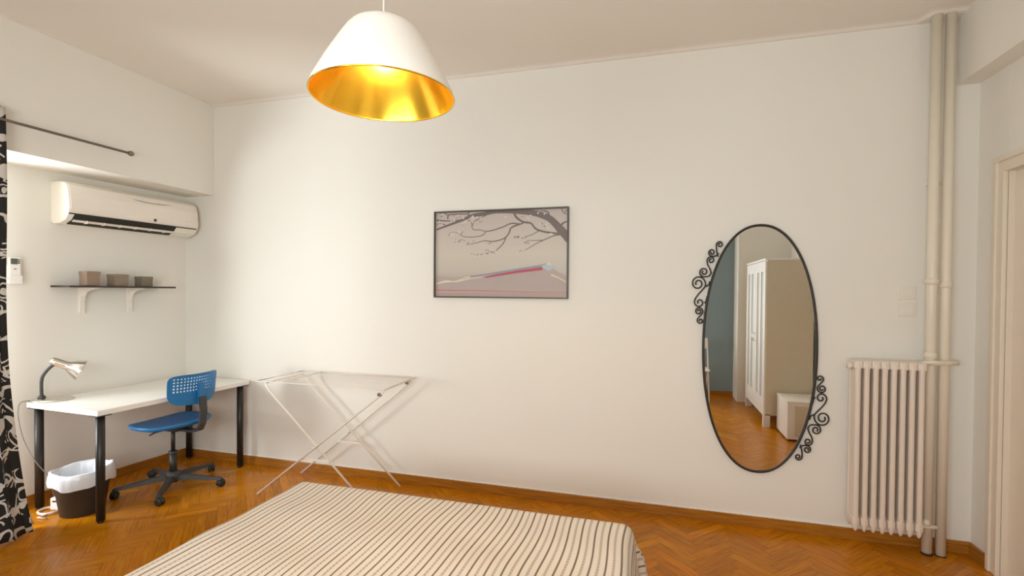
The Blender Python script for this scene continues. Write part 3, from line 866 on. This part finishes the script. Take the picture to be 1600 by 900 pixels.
for (cx, cy, sp_, n_) in ((150, 145, 40, 8), (300, 175, 60, 12), (400, 210, 50, 12), (460, 170, 60, 10), (260, 300, 30, 7), (300, 360, 30, 8), (420, 375, 40, 7), (460, 475, 35, 8), (545, 455, 40, 8), (610, 430, 30, 6), (800, 325, 25, 7), (860, 325, 25, 5), (880, 370, 22, 5), (840, 435, 25, 6), (960, 120, 70, 9), (880, 170, 40, 7), (1020, 225, 55, 10), (1180, 110, 35, 6), (700, 150, 20, 3), (340, 285, 25, 5), (170, 215, 40, 6), (1060, 300, 30, 4)):
    for _ in range(n_):
        px = cx + random.uniform(-sp_, sp_); py = cy + random.uniform(-sp_, sp_) * .45; rr = random.uniform(5, 10)
        if random.random() < .55: polyg([(px + rr * math.cos(a), py + rr * math.sin(a) * .9) for a in [2 * PI * k / 7 for k in range(7)]], 8)
        else: strip([(px - rr, py + rr * .4), (px, py), (px + rr, py - rr * .6)], (5, 3), 1, 2)
art.build('print', AM, t, weld=False)

# ------------------------------------------------------------------ oval mirror
MX, MZ, MA, MBb = .669, 1.180, .338, .808
t = thing('wall_mirror', 'tall oval mirror with black iron scrolls on the back wall', 'mirror', (MX, D, MZ))
NE = 2.15
def ell(a, b, k, n=96):
    th = 2 * PI * k / n; c, s_ = math.cos(th), math.sin(th)
    return (a * math.copysign(abs(c) ** (2 / NE), c), b * math.copysign(abs(s_) ** (2 / NE), s_))
g = MB(); n = 96
vs = [(ell(MA, MBb, k)[0], -.020, ell(MA, MBb, k)[1]) for k in range(n)] + [(ell(MA, MBb, k)[0], -.004, ell(MA, MBb, k)[1]) for k in range(n)]
g.add(vs, [list(range(n)), list(range(n, 2 * n))[::-1]] + [[k, (k + 1) % n, n + (k + 1) % n, n + k] for k in range(n)])
g.build('mirror_glass', M['mirror'], t)
MB().tube([(ell(MA, MBb, k)[0], -.020, ell(MA, MBb, k)[1]) for k in range(n)], .0085, 10, closed=True).build('frame', M['iron'], t)
sx_, sz_ = .00392 / 6, .00430 / 6
def Wl(X, Y): return Vector((.292 + (X - 150) * sx_ - MX + .0, 0, 1.607 - (Y - 440) * sz_ - MZ))
def spir(c, r, a0, dirn, turns, n=44):
    out = []
    for k in range(n + 1):
        u = k / n; a = math.radians(a0) + dirn * turns * 2 * PI * u; rr = r * (1 - .74 * u ** .85)
        out.append((c[0] + rr * math.cos(a), c[1] - rr * math.sin(a)))
    return out
def curve_pts(L_): return [Wl(*p) for p in L_]
paths = []
paths.append([(338, 190), (328, 150), (322, 110)] + spir((355, 78), 33, 180, -1, 1.35))
paths.append([(345, 160), (325, 178), (305, 186)] + spir((280, 150), 37, -70, -1, 1.45))
paths.append([(278, 345), (262, 300), (240, 262)] + spir((272, 222), 38, 195, -1, 1.4))
paths.append([(276, 335), (262, 365), (240, 376)] + spir((205, 332), 48, -65, -1, 1.5))
paths.append(spir((150, 440), 73, -5, 1, 1.62)[::-1] + [(215, 475), (165, 530), (130, 575)] + spir((166, 617), 49, 172, 1, 1.15))
paths.append(spir((160, 702), 40, -5, 1, 1.5)[::-1] + [(192, 725), (170, 750), (152, 772)] + spir((178, 790), 30, 180, 1, 1.1))
paths.append([(262, 420), (255, 450), (225, 468)]); paths.append([(240, 560), (228, 610), (214, 622)])
for rot in (0, 1):
    sc_ = MB()
    for P in paths:
        pp = catmull(curve_pts(P), 2)
        if rot: pp = [Vector((-q.x, 0, -q.z)) for q in pp]
        sc_.tube([(q.x, -.020, q.z) for q in pp], .0047, 8)
    sc_.build('scrollwork', M['iron'], t)

# ------------------------------------------------------------------ radiator + pipes
t = thing('radiator', 'cream cast iron column radiator on the back wall beside the pipes', 'radiator', (1.170, D, 0))
RZ0, RZ1 = .110, 1.150; pitch = .0462
for k in range(8):
    s_ = MB(); x = .022 + k * pitch
    yf, ybk = -.148, -.052
    for yy in (yf, ybk):
        zs = [RZ0 + .004, RZ0 + .014, RZ0 + .035, RZ0 + .08, RZ0 + .12, RZ1 - .09, RZ1 - .05, RZ1 - .022, RZ1 - .010]
        rr = [.004, .010, .0155, .0165, .0150, .0150, .0160, .0155, .009]
        s_.tube([Vector((x, yy, z)) for z in zs], rr, 16)
    s_.box((x, (yf + ybk) / 2, (RZ0 + RZ1) / 2), (.018, .096, RZ1 - RZ0 - .10), bev=.004)
    for zc, hh, ww in ((RZ0 + .066, .052, .040), (RZ1 - .030, .050, .0458)):
        s_.box((x, (yf + ybk) / 2, zc), (ww, .122, hh), bev=.010)
    s_.build('section', M['radp'], t)
pl = MB(); pl.lathe([(0, -.02), (.016, -.02), (.022, -.006), (.022, 0), (0, 0)], c=(.0, -.10, RZ1 - .045), n=12, M=Matrix.Rotation(PI / 2, 3, 'Y')); pl.build('end_plug', M['radp'], t)
for zz in (.25, .95):
    for xx in (.06, .30): MB().b2((xx, -.06, zz), (xx + .015, -.002, zz + .012)).build('wall_bracket', M['radp'], t)
xe = .022 + 7 * pitch + .022
P1, P2 = 1.583, 1.652
vl = MB()
vl.tube([(xe - .01, -.10, RZ0 + .062), (P1 - 1.17 + .045, -.10, RZ0 + .062)], .013, 14)
vl.tube([(xe, -.10, RZ0 + .062), (xe + .018, -.10, RZ0 + .062)], .021, 6); vl.lathe([(.0, 0), (.017, 0), (.019, .02), (.015, .035), (0, .036)], c=(xe + .035, -.10, RZ0 + .066), n=14)
vl.build('lower_valve', M['pipep'], t)
vu = MB()
vu.tube([(xe - .01, -.10, RZ1 - .01), (P1 - 1.17 - .04, -.128, RZ1 - .004), (P2 - 1.17 + .048, -.128, RZ1 + .002)], .011, 14)
vu.tube([(xe + .03, -.118, RZ1 - .008), (P2 - 1.17 + .048, -.128, RZ1 + .002)], .015, 10)
vu.build('upper_connection', M['pipep'], t)
for (px, rad, lab, cz) in ((P1, .0265, 'cream vertical heating pipe nearer the radiator', ((1.185, .032), (1.62, .034))), (P2, .0255, 'cream vertical heating pipe further right, beside the wall corner', ((1.60, .031),))):
    t = thing('heating_pipe', lab, 'pipe', (px, D - .085, 0), 0, None)
    MB().tube([(0, 0, .012 if px == P1 else .006), (0, 0, CH - .02)], rad, 24).build('pipe', M['pipep'], t)
    for (zc, rc) in cz:
        MB().lathe([(rad, -.018), (rc, -.014), (rc, .012), (rad + .001, .018)], c=(0, 0, zc), n=24).build('collar', M['pipep'], t)
    MB().lathe([(rad + .001, .014 if px == P1 else .008), (rad + .003, .001), (0, .001)], n=24).build('floor_collar', M['shelfb'], t)
    MB().b2((-.007, rad - .004, 2.2), (.007, .085, 2.216)).build('wall_clip', M['pipep'], t)

# ------------------------------------------------------------------ switches
for (z, lab, off) in ((1.555, 'cream light switch, upper of the two plates beside the pipes', 0), (1.452, 'cream light switch, lower of the two plates beside the pipes', .006)):
    t = thing('light_switch', lab, 'switch', (1.492 + off, D, z), 0, None)
    MB().b2((-.046, -.009, -.040), (.046, 0, .040), bev=.003).build('plate', M['sw'], t)
    MB().box((.0, -.0105, .001), (.058, .008, .052), 0, Matrix.Rotation(.06 if off == 0 else -.04, 3, 'X'), .002).build('rocker', M['sw'], t)

# ------------------------------------------------------------------ behind the camera, seen in the mirror
t = thing('wardrobe', 'tall white wardrobe with frosted door panels, reflected in the oval mirror', 'wardrobe', (1.245, .83, 0))
# local: x into the right wall, y back towards the rear wall (negative)
WD, WW, WH = .50, 1.16, 1.93
wb = MB(); wb.b2((.02, -WW, .14), (WD, 0, WH)); wb.build('body', M['wardside'], t)
pln = MB()
pln.b2((.0, -.06, 0), (.07, 0, .15)); pln.b2((.42, -.06, 0), (WD, 0, .15)); pln.b2((.0, -WW, 0), (.07, -WW + .05, .15)); pln.b2((.42, -WW, 0), (WD, -WW + .05, .15)); pln.b2((.0, -WW, .13), (.03, 0, .20))
pln.build('plinth', M['white'], t)
MB().b2((-.005, -WW - .005, WH), (WD, .005, WH + .022)).build('top_board', M['white'], t)
for k in range(2):
    y1 = -k * WW / 2 - .004; y0 = y1 - WW / 2 + .008
    d_ = MB(); sw_ = .11
    d_.b2((.0, y0, .20), (.02, y0 + sw_, WH - .01)); d_.b2((.0, y1 - sw_, .20), (.02, y1, WH - .01)); d_.b2((.0, y0, .20), (.02, y1, .32)); d_.b2((.0, y0, WH - .13), (.02, y1, WH - .01)); d_.b2((0, (y0 + y1) / 2 - .05, .20), (.02, (y0 + y1) / 2 + .05, WH - .01))
    do = d_.build('door', M['white'], t)
    for q in (0, 1):
        ya_ = (y0 + sw_, (y0 + y1) / 2 - .05) if q == 0 else ((y0 + y1) / 2 + .05, y1 - sw_)
        MB().b2((.009, ya_[0], .32), (.013, ya_[1], WH - .13)).build('frosted_panel', M['frost'], do)
    hy = y0 + .05 if k == 0 else y1 - .05
    MB().tube([(-.0, hy, .95), (-.025, hy, .955), (-.025, hy, 1.045), (0, hy, 1.05)], .005, 8).build('handle', M['chrome'], do)
t = thing('storage_box', 'low white storage cabinet beside the wardrobe, reflected in the oval mirror', 'cabinet', (1.37, 1.35, 0))
MB().b2((0, -.46, .02), (.45, 0, .40), bev=.003).build('body', M['white'], t)
MB().b2((-.004, -.465, .40), (.455, .005, .42), bev=.003).build('top', M['white'], t)
MB().b2((.07, -.002, .06), (.40, .006, .375), bev=.002).build('front_panel', M['wardside'], t)
for a in (.01, .40):
    for b_ in (-.45, -.05): MB().b2((a, b_, 0), (a + .04, b_ + .04, .022)).build('foot', M['black'], t)
t = thing('folding_chair', 'white metal folding chair by the blue wall, reflected in the oval mirror', 'chair', (.60, -.62, 0))
MB().box((0, .10, .445), (.38, .36, .022), bev=.01).build('seat', M['white'], t)
MB().box((0, -.135, .80), (.38, .016, .16), 0, Matrix.Rotation(-.12, 3, 'X'), .006).build('backrest', M['white'], t)
for sx in (-1, 1):
    MB().tube([(sx * .185, .27, 0), (sx * .185, .02, .45), (sx * .185, -.14, .87)], .010, 10).build('leg', M['whitem'], t)
    MB().tube([(sx * .165, -.12, 0), (sx * .165, .20, .44)], .010, 10).build('leg', M['whitem'], t)
MB().tube([(-.165, -.09, .045), (.165, -.09, .045)], .007, 8).build('stretcher', M['whitem'], t)

# ------------------------------------------------------------------ light
def area(name, loc, rot, sx, sy, power, col):
    l = bpy.data.lights.new(name, 'AREA'); l.shape = 'RECTANGLE'; l.size = sx; l.size_y = sy; l.energy = power; l.color = col
    o = bpy.data.objects.new(name, l); link(o); o.location = loc; o.rotation_euler = rot; return o
# daylight through the balcony window
l_ = area('window_daylight', (-4.86, .65, 1.15), (0, 0, 0), 1.0, .8, 56, (.97, 1, .99))
d_ = Vector((1, .75, .0)).normalized()
l_.rotation_euler = d_.to_track_quat('-Z', 'X').to_euler(); l_.data.spread = 2.6
l_.location = (-4.90, 1.15, 1.35)
area('rear_fill_light', ((VX0 + VX1) / 2, YB - .3, (VZ0 + VZ1) / 2), (PI / 2, 0, 0), VX1 - VX0, VZ1 - VZ0, 84, (.985, 1, .965))  # added fill light outside the rear opening, brightens the whole room
pl_ = bpy.data.lights.new('bulb_light', 'POINT'); pl_.energy = 9; pl_.color = (1, .74, .46); pl_.shadow_soft_size = .03
o = bpy.data.objects.new('bulb_light', pl_); link(o); o.location = (LX, LY, LZ + .085)
w = bpy.data.worlds.new('world'); SC.world = w; w.use_nodes = True
w.node_tree.nodes['Background'].inputs[0].default_value = (.92, .96, 1, 1); w.node_tree.nodes['Background'].inputs[1].default_value = 1.2

# ------------------------------------------------------------------ camera
F = Vector((-.2739193, .96164311, -.01451739)); Rv = Vector((.96168319, .27404975, .00788463)); U = Vector((-.01156069, .01180138, .99986353))
cam = bpy.data.cameras.new('camera'); cam.sensor_width = 36; cam.lens = 772.023 / 1600 * 36; cam.shift_y = 17.41 / 1600; cam.clip_start = .02
co = bpy.data.objects.new('camera', cam); link(co)
mw = Matrix.Identity(4)
for i in range(3): mw[i][0] = Rv[i]; mw[i][1] = U[i]; mw[i][2] = -F[i]
mw.translation = (0, 0, 1.54); co.matrix_world = mw
SC.camera = co
vs_ = SC.view_settings
vs_.view_transform = 'Standard'; vs_.look = 'None'; vs_.gamma = 1; vs_.use_curve_mapping = False; vs_.exposure = 0.40
SC.cycles.max_bounces = 14; SC.cycles.diffuse_bounces = 10; SC.cycles.glossy_bounces = 6
SC.cycles.sample_clamp_indirect = 8
